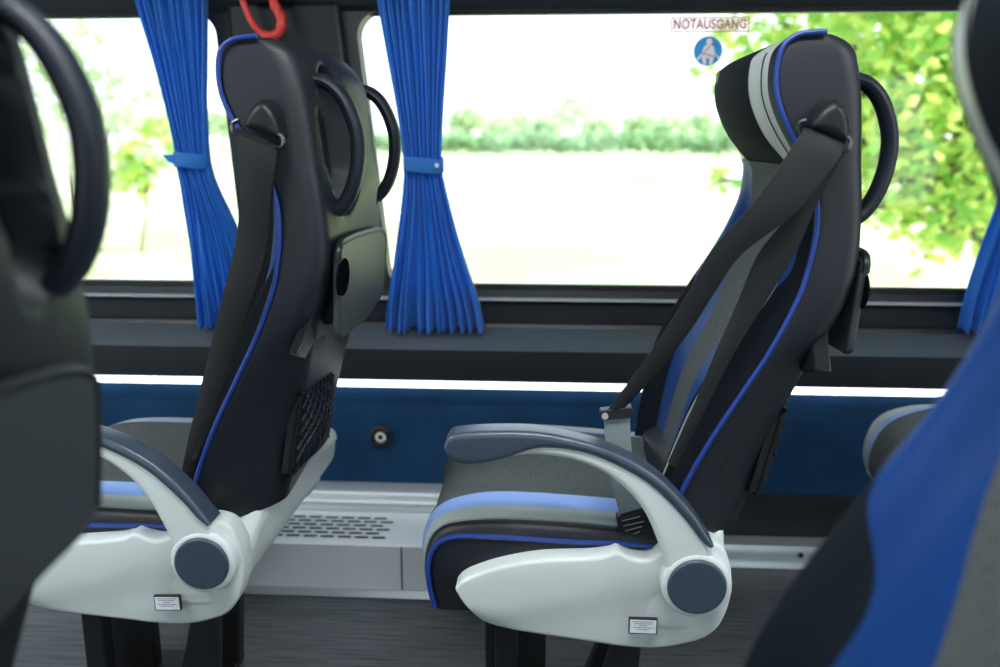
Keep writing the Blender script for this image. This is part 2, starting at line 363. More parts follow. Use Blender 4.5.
# round socket in the blue panel
s0 = U(381, 436, YW)
so = empty('panel_lock', s0, 'round lock with black ring set in the blue wall panel', 'lock')
v, f = tube_geo([(math.cos(R(a)) * .0215, -.006, math.sin(R(a)) * .0215) for a in range(0, 360, 12)], .008, 10, True); mesh('ring', v, f, DARKP, None, so)
MB().cyl((0, 0, 0), (0, -1, 0), .0155, .008).build('lock_face', LOCKM, so, bevel=.001)
MB().cyl((0, -.008, 0), (0, -1, 0), .006, .003).box((-.0015, -.0115, -.006), (.0015, -.0105, .006)).build('keyhole', DARKP, so)

# ------------------------------------------------------------------ heater duct and rails at the foot of the wall
HX0, HX1 = -2.6, U(560, 560, 1.9).x
HY = [(1.84, 0.0)]
za = lambda y, Y: max(0.003, zc(y, Y, 400))
prof = [(YW, 0.004), (1.86, .004), (1.855, zc(592, 1.855, 400)), (1.855, zc(547, 1.855, 400)), (1.875, zc(541, 1.875, 400)), (2.03, zc(517, 2.03, 400)), (2.05, zc(514, 2.05, 400)), (2.05, zc(513, 2.05, 400) + .004), (YW, zc(513, 2.05, 400) + .004)]
ht = empty('heater', ((HX0 + HX1) / 2, 1.9, 0), 'light grey perforated convector heater along the floor under the window', 'heater')
def hp(o): o.parent = ht; o.location = -ht.location; return o
hp(profile('casing', prof, [HEATM], None, HX0, HX1, smooth=True, angle=20))
hp(profile('base_strip', [(1.85, .003), (1.85, zc(590, 1.85, 400)), (1.845, zc(590, 1.85, 400)), (1.835, .003)], [ALU], None, HX0, HX1, smooth=False))
# slots of the grille: dark obround recesses lying in the sloped top
pa, pb = Vector((0, 1.875, zc(541, 1.875, 400))), Vector((0, 2.03, zc(517, 2.03, 400)))
nrm = Vector((0, -(pb.z - pa.z), pb.y - pa.y)).normalized(); sl = MB()
gx0, gx1 = U(290, 530, 1.95).x - .22, U(396, 530, 1.95).x
rows = 6; pitch = .041
for r_ in range(rows):
    c0 = pa.lerp(pb, 0.10 + 0.80 * r_ / (rows - 1)); x = gx0 + (pitch / 2 if r_ % 2 else 0)
    while x < gx1 - .02:
        vv = []; L2, h2 = .0170, .0068
        dz = (pb - pa).normalized()
        for k in range(12):
            an = 2 * math.pi * k / 12; cx = (L2 - h2) * (1 if math.cos(an) > 0 else -1)
            vv.append(Vector((x + cx + math.cos(an) * h2, 0, 0)) + c0 + dz * math.sin(an) * h2 + nrm * .0006)
        sl.add(vv, [tuple(range(12))]); x += pitch
g = hp(sl.build('grille', STEEL, ht, smooth=False))
MB().box((U(402, 560, 1.86).x - .0015, 1.852, .004), (U(402, 560, 1.86).x + .0015, 1.858, zc(547, 1.855, 400))).build('joint', STEEL, ht); hp(ht.children[-1])
zr0, zr1 = zc(511, 2.06, 380), zc(490, 2.10, 380)
rl = tag(profile('wall_rail', [(YW, zr0), (2.05, zr0), (2.045, zr0 + .008), (2.05, zr0 + .018), (2.075, zr0 + .022), (2.08, zr1 - .01), (2.10, zr1), (YW, zr1)], [ALU], None, HX0, HX1, smooth=True, angle=50),
         'silver aluminium rail between blue wall panel and heater', 'rail')
z0 = 0.0
rr_ = empty('floor_rail', (0.9, 2.15, 0), 'silver bolted rail along the wall foot, right of the heater', 'rail')
o = profile('rail_body', [(2.13, .001), (2.13, .045), (2.10, .052), (2.06, .052), (2.05, .03), (2.05, .018), (2.04, .001)], [ALU], None, U(600, 540, 2.1).x, X1, smooth=True, angle=35); o.parent = rr_; o.location = -rr_.location
for bx in (0.28, 0.62, 0.98, 1.3):
    MB().cyl((bx - .9, 2.052 - 2.15, .034), (0, -1, .2), .007, .006, 6).build('bolt', DARKP, rr_)
struct(MB().box((U(600, 540, 2.1).x, 2.135, .0), (X1, 2.1495, zc(488, YW))).build('dark_recess_sheet', STEEL, smooth=False))  # flat black sheet stands in for the dark hollow behind the rail

# ------------------------------------------------------------------ the passenger seat
YS, W = 0.02, 0.45                        # near side plane of the backrest (seat space) and its width
YB = OY + YS
Fpx = [(812, 32), (797, 34.5), (783, 45), (776.5, 66), (776, 92), (783, 117), (795, 142), (806, 168), (814, 190), (817, 212), (815, 238), (808, 268), (797, 300), (770, 350), (740, 395), (710, 440), (687, 480), (668, 520), (655, 560)]
Rpx = [(834, 33), (850, 39), (860, 50), (864, 76), (866, 120), (864, 220), (860, 268), (848, 305), (828, 340), (800, 385), (771, 443), (753, 488), (743, 513), (735, 535), (728, 560)]
def smooth_(a, b, t): t = max(0, min(1, (t - a) / (b - a))); return t * t * (3 - 2 * t)
def taper(z): return .085 * (1 - smooth_(.50, .84, z))
FL = edge_list(Fpx, YB)
RL = []
for p_ in catmull([Vector((x, 0, y)) for x, y in Rpx], 160):
    q_ = V(p_.x, p_.z, YB + .012 + taper(V(p_.x, p_.z, YB).z)); RL.append((q_.z, q_.x))
RL = sorted(RL, reverse=True)
ZT, ZB = V(820, 33, YB).z, .415
ZN = V(800, 170, YB).z                    # neck line under the headrest
def make_shell(parent):
    NZ, NF, NR, NS = 96, 28, 56, 8; V_, F, FM = [], [], []
    zs = [ZB + (ZT - ZB) * (1 - (1 - i / (NZ - 1)) ** 1.25) for i in range(NZ)]
    for z in zs:
        f_, r_ = lerp_list(FL, z), lerp_list(RL, z); d = (ZT - z)
        ins = 0.075 * (1 - math.sqrt(max(0, 1 - (1 - min(1, d / .09)) ** 2)))
        y0, y1 = YS + ins * .12, YS + W - ins; wd = y1 - y0
        rr = min(.035, (r_ - f_) * .4); rf = min(.010, (r_ - f_) * .2)
        hb = smooth(ZN - .01, ZN + .05, z) * smooth(0, .03, d); fb = .028 * hb - .006 * (1 - smooth(ZN - .05, ZN, z))
        rb = .036 * smooth(-.03, .07, d) * (.05 + .95 * smooth(.86, .98, z))
        loop = []
        for k in range(NF + 1):
            t_ = k / NF; loop.append((f_ - fb * (1 - abs(2 * t_ - 1) ** 2.6), y0 + rf + (wd - 2 * rf) * t_))
        for k in range(1, 4): a = R(30 * k); loop.append((f_ + rf * (1 - math.cos(a)), y1 - rf + rf * math.sin(a)))
        for k in range(1, NS): loop.append((f_ + rf + (r_ - rr - f_ - rf) * k / NS, y1))
        for k in range(0, 5): a = R(22.5 * k); loop.append((r_ - rr + rr * math.sin(a), y1 - rr + rr * math.cos(a)))
        for k in range(1, NR):
            t_ = k / NR; loop.append((r_ + rb * (1 - abs(2 * t_ - 1) ** 2.0), y1 - rr - (wd - 2 * rr) * t_))
        for k in range(0, 5): a = R(90 - 22.5 * k); loop.append((r_ - rr + rr * math.sin(a), y0 + rr - rr * math.cos(a)))
        for k in range(1, NS): loop.append((r_ - rr - (r_ - rr - f_ - rf) * k / NS, y0))
        for k in range(0, 3): a = R(90 - 30 * k); loop.append((f_ + rf * (1 - math.cos(a)), y0 + rf - rf * math.sin(a)))
        n0 = len(loop)
        for (x, y) in loop:
            if x > (f_ + r_) / 2 + .01:      # hollow behind each grab handle
                for yc in (YS + .100, YS + W - .100):
                    q = ((y - yc) / .058) ** 2 + ((z - 1.035) / .122) ** 2
                    if q < 1: x -= .045 * smooth(0, .38, 1 - q)
            tp_ = taper(z) * max(0, min(1, (x - f_) / (r_ - f_))) ** 1.4
            y = YS + W / 2 + (y - YS - W / 2) * (1 - tp_ / (W / 2))
            V_.append(Vector((x, y, z + .055 * (1 - smooth(.42, .52, z)) * (y - YS) / W)))
    for i in range(NZ - 1):
        z = (zs[i] + zs[i + 1]) / 2
        for k in range(n0):
            F.append((i * n0 + k, i * n0 + (k + 1) % n0, (i + 1) * n0 + (k + 1) % n0, (i + 1) * n0 + k))
            mi = 0
            if k < NF and z > ZN:
                t_ = (k + .5) / NF
                mi = 1 if (.03 < t_ < .18 or .86 < t_ < .98) else (2 if .18 <= t_ <= .86 else 0)
            FM.append(mi)
    F += [tuple(range(n0))[::-1], tuple(range((NZ - 1) * n0, NZ * n0))]; FM += [0, 0]
    return mesh('backrest', V_, F, [LEATHER, GREYL, LEATHERM], FM, parent, angle=50)
# pad that stands proud of the shell below the headrest
Bpx = [(738, 172), (734, 195), (722, 222), (708, 246), (690, 272), (672, 300), (655, 330), (645, 357), (637, 395), (630, 440), (628, 470)]
BL = edge_list(Bpx, 1.70)
BN = edge_list([(802, 170), (797, 200), (788, 248), (772, 292), (736, 344), (696, 402), (665, 474), (650, 510), (640, 560)], 1.33)
def make_pad(parent):
    NZ, NF = 70, 72; V_, F, FM = [], [], []
    zt, zb = ZN + .004, .44
    for i in range(NZ):
        z = zt + (zb - zt) * i / (NZ - 1); xbf = lerp_list(BL, z) + .006; xbn = lerp_list(BN, z); f_ = lerp_list(FL, z)
        up = 1 - smooth(ZN - .16, ZN, z)
        y0, y1 = YS + .020, YS + W - .020; back = max(xbn, f_) + .05
        for k in range(NF + 1):
            kk = min(k, NF - k); b0 = .03 + .19 * (1 - smooth(.70, .86, z))
            e = b0 * kk / 14 if kk <= 14 else (b0 + .18 * (kk - 14) / 8 if kk <= 22 else b0 + .18 + (.5 - b0 - .18) * (kk - 22) / 14)
            t_ = e if k <= NF / 2 else 1 - e
            xb = min(xbn + (xbf - xbn) * smooth(.0, 1.0, t_), f_ - .010); xc = xb + .030 * up + .003
            hump = math.exp(-((e - .10) / .075) ** 2) if e > .10 else (1 - ((.10 - e) / .10) ** 2.2 * .75)
            x = xc - (xc - xb) * hump
            if e < .1: x = xb + (f_ + .012 - xb) * ((.10 - e) / .10) ** 3
            
            V_.append(Vector((x, y0 + (y1 - y0) * t_, z)))
        V_.append(Vector((back, y1, z))); V_.append(Vector((back, y0, z)))
    q = NF + 3
    for i in range(NZ - 1):
        z = zt + (zb - zt) * i / (NZ - 1)
        for k in range(q):
            F.append((i * q + k, i * q + (k + 1) % q, (i + 1) * q + (k + 1) % q, (i + 1) * q + k))
            mi = 0
            if k < NF:
                kk = min(k, NF - 1 - k); mi = 0 if kk < 14 else (1 if kk < 22 else 2)
            FM.append(mi)
    F += [tuple(range(q))[::-1], tuple(range((NZ - 1) * q, NZ * q))]; FM += [0, 0]
    sp = catmull([V(x, y, YS + OY + .035) for x, y in [(781, 282), (770, 300), (736, 346), (697, 404), (667, 474)]], 40)
    pad_ = mesh('backrest_cushion', V_, F, [LEATHERM, BLUEL, FABRIC], FM, parent, angle=60)
    MB().tube([p - Vector((.007, .006, 0)) for p in sp], .0016, 6).build('seam', SEAMW, pad_)
    return pad_
def make_cushion(parent):
    prof_ = [(434, 608), (429, 590), (426, 568), (429, 548), (437, 534), (455, 526), (500, 523), (560, 526), (620, 531), (680, 537)]
    front = [V(x, y, YB) for x, y in prof_]; top = catmull(front, 60)
    zb = V(434, 608, YB).z; xr = V(690, 540, YB).x
    base = [Vector((xr, 0, top[-1].z)), Vector((xr, 0, zb))]
    loop = top + base; NL = len(loop); NY = 72; V_, F, FM = [], [], []
    cx = sum(p.x for p in loop) / NL; cz = (zb + top[40].z) / 2
    Wc = W + .005
    for j in range(NY + 1):
        t_ = j / NY; e = min(t_, 1 - t_) * Wc; y = YS - .004 + Wc * t_
        ins = .013 * (1 - math.sqrt(max(0, 1 - (1 - min(1, e / .016)) ** 2)))
        crown = .016 * smooth(.0, .045, e) + .010 * smooth(.05, .09, e) * (1 - smooth(.09, .15, e))
        for k, p in enumerate(loop):
            x, z = p.x, p.z; a = k / 60
            x += ins if k < 30 else 0
            if k > 8 and k < 60: z -= ins
            w_ = smooth(.12, .42, a) if k <= 60 else 0
            z += (crown + .026 * t_ - .013 * smooth(0, .08, t_)) * w_; x -= crown * .7 * (1 - smooth(.15, .40, a)) * smooth(0, .12, a) if k < 60 else 0
            V_.append(Vector((x, y, z)))
    for j in range(NY):
        e = (j + .5) / NY; e = min(e, 1 - e); mi = 0
        if .035 < e < .125: mi = 1
        elif .125 < e < .19: mi = 2
        elif e >= .19: mi = 3
        for k in range(NL):
            F.append((j * NL + k, j * NL + (k + 1) % NL, (j + 1) * NL + (k + 1) % NL, (j + 1) * NL + k)); FM.append(mi if k < 60 and k > 1 else 0)
    F += [tuple(range(NL))[::-1], tuple(range(NY * NL, (NY + 1) * NL))]; FM += [0, 0]
    o_ = mesh('seat_cushion', V_, F, [LEATHER, GREYL, LBLUE, FABRIC], FM, parent, angle=50)
    side = [V(x, y, YB - .004) for x, y in [(433, 606), (428, 588), (426, 568), (430, 551), (439, 541), (458, 536), (500, 537), (560, 541), (610, 543), (650, 546)]]
    for yy in (-.001, W + .004): MB().tube([p + Vector((.003, yy, 0)) for p in catmull(side, 50)], .0042, 8).build('piping', PIPING, o_)
    for yy in (.020, Wc - .020):
        t_ = yy / Wc; pts = []
        for k in range(4, 60):
            p = top[k]; a = k / 60; cr_ = .016 * smooth(0, .045, .02)
            pts.append(Vector((p.x - cr_ * .7 * (1 - smooth(.15, .40, a)) * smooth(0, .12, a), YS - .004 + yy, p.z + (cr_ + .026 * t_ - .013 * smooth(0, .08, t_)) * smooth(.12, .42, a))))
        MB().tube(pts, .0022, 6).build('seam', SEAMW, o_)
    return o_
def make_seat():
    root = empty('passenger_seat', (OX, OY, 0), None, 'seat')
    br = make_shell(root); make_pad(root); make_cushion(root)
    # piping along both side edges and over the headrest
    pp = catmull([V(x, y, YB) for x, y in [(826, 31.5)] + Fpx[:-1]], 130)
    pp = [Vector((p.x + .001, YS, p.z)) for p in pp]
    MB().tube(pp, .0038, 8).build('piping', PIPING, br)
    MB().tube([p + Vector((0, W, 0)) for p in pp if p.z < ZN - .02], .0038, 8).build('piping', PIPING, br)
    # seam lines on headrest
    for tt in (.075, .18, .86):
        pts = []
        for i in range(30):
            z = ZN + .008 + (ZT - .03 - ZN) * i / 29; f_ = lerp_list(FL, z); d = ZT - z
            hb = smooth(ZN - .01, ZN + .05, z) * smooth(0, .03, d); pts.append(Vector((f_ - .028 * hb * (1 - abs(2 * tt - 1) ** 2.6) - .0003, YS + .01 + (W - .02) * tt, z)))
        MB().tube(pts, .0013, 5).build('seam', DARKP, br)
    # grab handles
    hp_ = [(856, 80), (869, 84), (881, 97), (889, 118), (892, 142), (888, 168), (879, 192), (867, 210), (856, 219)]
    base = catmull([V(x, y, OY + .09) for x, y in hp_], 40)
    for y in (YS + .068, YS + W - .062):
        hb = MB(); hb.tube([Vector((p.x - .004, y, p.z)) for p in base], (.019, .0115), 14, flat=(0, 1, 0)); hb.build('grab_handle', HANDM, root)
    # belt guide: hooded cap with chrome loop on the side panel
    cap = catmull([V(x, y, OY) for x, y in [(831, 99), (840, 104), (846, 118), (847, 138), (842, 142), (826, 136), (808, 128), (809, 120), (818, 108)]], 40, True)
    n_ = len(cap); cc = sum(cap, Vector()) / n_; vv, ff = [], []
    lv = [(1.0, YS + .002), (1.0, .004), (.975, -.006), (.90, -.013), (.75, -.018), (.5, -.0205), (.2, -.0215)]
    for s_, y in lv:
        for p in cap: vv.append(Vector((cc.x + (p.x - cc.x) * s_, y, cc.z + (p.z - cc.z) * s_)))
    for a in range(len(lv) - 1):
        for k in range(n_): ff.append((a * n_ + k, a * n_ + (k + 1) % n_, (a + 1) * n_ + (k + 1) % n_, (a + 1) * n_ + k))
    ff += [tuple(range(n_))[::-1], tuple(range((len(lv) - 1) * n_, len(lv) * n_))]
    bg_ = mesh('belt_guide', vv, ff, DARKP, None, root, angle=60)
    lp = catmull([V(x, y, OY - .012) for x, y in [(806, 120), (799, 123), (797, 130), (802, 137), (820, 143), (840, 150), (848, 150), (851, 143), (848, 137), (840, 137)]], 36)
    MB().tube(lp, .0034, 8).build('guide_loop', DCHROME, bg_)
    # side cover (aisle side), light grey moulding
    T = [V(x, y, OY - .012) for x, y in [(456, 586), (461, 580), (472, 574), (500, 565), (540, 558), (590, 556), (608, 553), (616, 550), (624, 553), (632, 557), (648, 558), (658, 553), (672, 541), (700, 538), (722, 545), (730, 565)]]
    B = [V(x, y, OY - .012) for x, y in [(457, 590), (462, 600), (470, 611), (485, 624), (508, 631), (535, 636), (562, 640), (590, 644), (616, 648), (640, 650), (660, 650), (680, 647), (700, 640), (716, 626), (726, 608), (731, 590)]]
    def crease(s, u): return .010 * smooth(-.15, .35, u + (s - .50) * 2.0) * (1 - smooth(.75, .9, s)) - .004 * math.exp(-((s - .86) / .08) ** 2) + .003
    v_, f_ = band(T, B, -.022, YS + .004, .007, 90, 4, crease); mesh('side_cover', v_, f_, PLASTIC, None, root, angle=35)
    sc_ = root.children[-1]
    # printed sticker on the cover
    p0 = V(629, 618, OY - .022); p1 = V(657, 634, OY - .022); yy = -.0235
    st = MB().box((p0.x, yy, p1.z), (p1.x, yy + .006, p0.z)).build('sticker', [STEEL], sc_, smooth=False)
    q = .0018; MB().box((p0.x + q, yy - .0006, p1.z + q), (p1.x - q, yy, p0.z - q)).build('label', WHITE, st, smooth=False)
    tx = MB()
    for k in range(5):
        zz = p0.z - .0052 - k * .0033; wd = (.9, .7, .35, .8, .55)[k] * (p1.x - p0.x) * .42; cxx = (p0.x + p1.x) / 2
        x = cxx - wd
        while x < cxx + wd - .001:
            w2 = random.uniform(.0012, .003); tx.box((x, yy - .0009, zz), (min(x + w2, cxx + wd), yy - .0006, zz + .0012)); x += w2 + .0008
    tx.build('print', INK, st, smooth=False)
    # rear cover, light grey, wraps the back of the seat base
    NY = 40; vv, ff = [], []
    prf = [(.0, .446), (.045, .454), (.070, .456), (.082, .450), (.086, .430), (.084, .395), (.080, .356), (.070, .328), (.04, .314), (-.02, .320), (-.02, .36), (-.01, .42)]
    prc = catmull([Vector((x, 0, z)) for x, z in prf], 44, True); n_ = len(prc)
    for j in range(NY + 1):
        t_ = j / NY; y = -.012 + (W + .03) * t_; yy = t_ * (W + .03); ins = .012 * (1 - math.sqrt(max(0, 1 - (1 - min(1, yy / .03)) ** 2))) + .02 * (1 - math.sqrt(max(0, 1 - (1 - min(1, (W + .03 - yy) / .03)) ** 2)))
        for p in prc:
            lift = .060 * t_ * smooth(.44, .38, p.z) - .060 * (1 - smooth(0, .13, yy)) * smooth(.38, .43, p.z)
            vv.append(Vector((p.x - ins - .042 + .052 * t_, y, p.z + lift - .014)))
    for j in range(NY):
        for k in range(n_): ff.append((j * n_ + k, j * n_ + (k + 1) % n_, (j + 1) * n_ + (k + 1) % n_, (j + 1) * n_ + k))
    ff += [tuple(range(n_))[::-1], tuple(range(NY * n_, (NY + 1) * n_))]
    mesh('rear_cover', vv, ff, PLASTIC, None, root, angle=50)
    # far side cover and seat pan
    MB().box((-.32, .03, .335), (-.02, YS + W - .01, .40)).build('seat_pan', STEEL, root, bevel=.008)
    T2 = [Vector((p.x, 0, p.z)) for p in T]; B2 = [Vector((p.x, 0, p.z)) for p in B]
    v_, f_ = band(T2, B2, YS + W - .002, YS + W + .022, .007, 60); mesh('far_side_cover', v_, f_, PLASTIC, None, root, angle=35)
    # armrest: grey curved arm, slate pad, round pivot cap
    YA = OY - .035
    ar = empty('armrest', (0, 0, 0), None, None); del_keys(ar); ar.parent = root
    AT = [V(x, y, YA) for x, y in [(446, 446), (452, 436), (470, 432), (500, 431), (540, 433), (585, 442), (625, 457), (660, 480), (690, 511), (710, 545), (716, 575), (716, 592)]]
    AB = [V(x, y, YA) for x, y in [(450, 457), (462, 458), (480, 459), (505, 457), (535, 454), (570, 459), (600, 470), (625, 488), (644, 511), (656, 537), (664, 562), (669, 590)]]
    v_, f_ = band(AT, AB, -.042, -.004, .010, 90, 5); mesh('arm', v_, f_, PLASTIC, None, ar, angle=45)
    PT = [V(x, y, YA) for x, y in [(445, 443), (450, 434), (465, 431), (500, 429.5), (540, 431), (585, 440), (625, 455), (660, 477), (690, 508), (706, 532), (713, 543)]]
    PB = [V(x, y, YA) for x, y in [(447, 452), (455, 460), (472, 463), (500, 459), (540, 447), (585, 452), (622, 467), (655, 488), (684, 518), (700, 538), (709, 545)]]
    v_, f_ = band(PT, PB, -.047, .001, .009, 90, 5); mesh('pad', v_, f_, PADM, None, ar, angle=45)
    c = V(697, 587, OY - .045)
    v_, f_ = [], []
    MB().cyl((c.x, -.004, c.z), (0, -1, 0), .0535, .040, 48).build('pivot', PLASTIC, ar, bevel=.008, seg=4)
    MB().cyl((c.x, -.040, c.z), (0, -1, 0), .0445, .009, 48).build('pivot_cap', PADM, ar, bevel=.004)
    # tray table folded against the back
    tp = (.227, .80, .08)
    tray = empty('tray_table', (0, 0, 0), None, None); del_keys(tray); tray.parent = root
    pl = [(332, 268), (336, 253), (345, 243), (360, 236), (378, 231), (385, 234), (386, 246), (384, 290), (376, 306), (366, 320), (346, 336), (326, 350), (330, 320), (331, 290)]
    pts = [RPL(x, y, *tp) for x, y in pl]
    for p in pts: p.y = max(p.y, .04 + .3 * max(0, p.y - .0) * (p.y < .04))
    prism(catmull(pts, 60, True), (-.012, 0, 0), 'tray', GLOSSP, tray, bevel=.004)
    rim = catmull([p + Vector((.0, 0, 0)) for p in pts[:8]], 40); MB().tube([p + Vector((-.004, 0, .002)) for p in rim], .006, 8).build('rim', DARKP, tray)
    hol = [RPL(344 + 5.5 * math.cos(a) + 1.5 * math.sin(a), 277 - 19 * math.sin(a), tp[0] + .001, tp[1], tp[2]) for a in [2 * math.pi * k / 24 for k in range(24)]]
    prism(hol, (-.004, 0, 0), 'cup_slot', BLACKM, tray, bevel=0)
    for bx in (((.12, .10, .74), (.200, .13, .80)), ((.12, .33, .75), (.200, .37, .82)), ((.15, .09, .80), (.205, .37, .815))): MB().box(*bx).build('bracket', DARKP, tray, bevel=.004)
    prism([RPL(x, y, .175, .74, .2) for x, y in [(320, 296), (328, 318), (324, 350), (313, 345), (305, 360), (297, 357), (309, 326)]], (-.02, .02, 0), 'latch', DARKP, tray, bevel=.003)
    # net pocket
    zp = .60; np_ = empty('net_pocket', (0, 0, 0), None, None); del_keys(np_); np_.parent = root
    def NP(x, y, o=0):
        p = RPL(x, y, .131 + o, zp, .22); p.y = max(.085, p.y); return p
    ol = [(286, 408), (300, 396), (318, 382), (331, 370), (329, 400), (326, 437), (300, 465), (278, 489), (281, 450)]
    olp = [NP(*p) for p in ol]; MB().tube(catmull(olp, 70, True), .0045, 8, True).build('frame', DARKP, np_)
    prism([p - Vector((.004, 0, 0)) for p in olp], (-.012, 0, 0), 'backing', STEEL, np_, bevel=0)
    net = MB(); Aq, Bq, Cq, Dq = NP(286, 408), NP(331, 371), NP(326, 437), NP(278, 489)
    def Q(u, v_): return Aq.lerp(Bq, u).lerp(Dq.lerp(Cq, u), v_) + Vector((.006 + .02 * math.sin(math.pi * u) * math.sin(math.pi * v_), 0, 0))
    for k in range(-6, 9):
        for sgn in (1, -1):
            pts = []
            for i in range(21):
                v_ = i / 20; u = k / 8 + sgn * v_ * .75 + (0 if sgn > 0 else .4)
                if 0 <= u <= 1: pts.append(Q(u, v_))
            if len(pts) > 1: net.tube(pts, .0020, 5)
    net.build('net', HANDM, np_)
    # pedestal
    ped = empty('pedestal', (0, 0, 0), None, None); del_keys(ped); ped.parent = root
    for yy in (.13, .25):
        MB().box((-.325, yy, .0), (-.285, yy + .035, .34)).build('leg', STEEL, ped, bevel=.004)
        v_, f_ = band([Vector((-.11, 0, .34)), Vector((-.105, 0, .25)), Vector((-.13, 0, .12)), Vector((-.17, 0, .0))], [Vector((-.03, 0, .34)), Vector((-.06, 0, .25)), Vector((-.07, 0, .12)), Vector((-.08, 0, .0))], yy, yy + .035, .004, 24)
        mesh('leg', v_, f_, STEEL, None, ped)
    MB().box((-.40, .12, .315), (-.05, .15, .345)).build('crossbar', STEEL, ped, bevel=.003)
    MB().box((-.34, .12, .0), (-.08, .29, .012)).build('foot_plate', STEEL, ped, bevel=.003)
    MB().box((-.35, .22, .0), (-.235, .25, .33)).build('support_plate', STEEL, ped, bevel=.004)
    return root
def del_keys(o):
    for k in list(o.keys()): del o[k]

seatR = make_seat()
SEAT_GROUP = 'identical black coach seats with blue piping'
def add_seat(x, y, dz=0, label='', lean=0.0):
    s = copy_tree(seatR); M_ = seat_matrix(x, y, dz, lean); s.matrix_basis = M_; tag(s, label, 'seat')
    for c in s.children:                     # the pedestal stays upright on the floor
        if c.name.startswith('pedestal'): c.matrix_basis = M_.inverted() @ Matrix.Translation(Vector((x, y, 0)))
    return s
seatL = add_seat(OX - .775, OY + .03, -.002, lean=LEAN, label='black coach seat seen from behind, with folded tray and net pocket, beside left window pillar')
seatN = add_seat(OX + .865, OY + .09, .03, 'mostly hidden seat at the right edge, only its light cushion corner showing')
seatFL = add_seat(OX - .790, OY - 1.04, 0, 'blurred dark seat back filling the left edge, closest to the viewer on the left', lean=R(3.5))
seatFR = add_seat(OX - .045, OY - 1.05, 0, 'blurred seat at the lower right corner with wide blue stripe, closest on the right', lean=R(-1.8))
tag(seatR, 'sharp black seat under the round seat belt sign, grey armrest and buckle in full view', 'seat')
# belts of the right-hand seat
bt = empty('seat_belt', (0, 0, 0), None, None); del_keys(bt); bt.parent = seatR
ribbon([V(*p) for p in [(804, 127, 1.262), (798, 138, 1.252), (758, 197, 1.25), (712, 250, 1.26), (690, 290, 1.27), (668, 326, 1.28), (640, 367, 1.29), (606, 412, 1.30)]],
       [V(*p) for p in [(846, 142, 1.262), (838, 160, 1.252), (796, 212, 1.25), (742, 254, 1.26), (715, 292, 1.27), (692, 328, 1.28), (660, 370, 1.29), (622, 411, 1.30)]], .0015, 'shoulder_strap', BELT, bt)
ribbon([V(*p) for p in [(806, 140, 1.27), (798, 190, 1.272), (786, 218, 1.275), (758, 254, 1.28), (735, 308, 1.285), (714, 355, 1.285), (692, 410, 1.285), (668, 462, 1.285)]],
       [V(*p) for p in [(846, 150, 1.27), (832, 176, 1.272), (818, 202, 1.275), (796, 252, 1.28), (767, 300, 1.285), (736, 350, 1.285), (704, 412, 1.285), (676, 468, 1.285)]], .0015, 'lap_strap', BELT, bt)
YK = 1.315
def quadprism(px, Y, th, name, m, parent, bev=.002): return prism([V(x, y, Y) for x, y in px], (0, th, 0), name, m, parent, bevel=bev)
sk = quadprism([(604, 419), (630, 416), (631, 440), (634, 478), (642, 506), (652, 530), (630, 536), (620, 515), (610, 480), (606, 450)], YK - .012, .010, 'buckle_stalk', STALKM, bt)
quadprism([(600, 411), (632, 407), (635, 413), (632, 418), (603, 421), (600, 417)], YK - .018, .02, 'tongue', STEEL, bt)
MB().cyl(V(605, 416, YK - .018), (0, -1, 0), .005, .003, 16).build('rivet', CHROME, bt)
bk = quadprism([(616, 518), (648, 509), (654, 528), (662, 550), (640, 557), (624, 558)], YK - .022, .024, 'buckle', DARKP, bt, .004)
tx = MB()
for k, (a, b_) in enumerate([(622, 640), (623, 644), (625, 642), (628, 640)]):
    p0, p1 = V(a, 521 + k * 5, YK - .0228), V(b_, 516.5 + k * 5, YK - .0228)
    tx.tube([p0, p1], .0008, 5)
tx.build('print', SEAMW, bk, smooth=False)
# belt hanging along the left-hand seat
bl = empty('seat_belt', (0, 0, 0), None, None); del_keys(bl); bl.parent = seatL
ribbon([VL(*p) for p in [(236, 128, 1.262), (238, 140, 1.25), (240, 190, 1.255), (236, 240, 1.265), (224, 290, 1.27), (212, 340, 1.28), (200, 390, 1.285), (188, 440, 1.29), (180, 480, 1.30)]],
       [VL(*p) for p in [(278, 146, 1.262), (276, 158, 1.25), (270, 200, 1.255), (267, 245, 1.265), (254, 292, 1.27), (236, 342, 1.28), (220, 392, 1.285), (206, 440, 1.29), (196, 480, 1.30)]], .0015, 'shoulder_strap', BELT, bl)
ribbon([VL(*p) for p in [(262, 152, 1.27), (250, 200, 1.275), (246, 250, 1.28), (236, 300, 1.285), (224, 350, 1.287), (205, 410, 1.29), (192, 460, 1.29)]],
       [VL(*p) for p in [(277, 152, 1.27), (273, 200, 1.275), (271, 250, 1.28), (258, 300, 1.285), (238, 350, 1.287), (215, 410, 1.29), (198, 460, 1.29)]], .0015, 'lap_strap', BELT, bl)
prism([VL(x, y, 1.30) for x, y in [(158, 520), (166, 514), (176, 516), (182, 532), (172, 536), (164, 530)]], (0, .02, 0), 'buckle', DARKP, bl, bevel=.003)

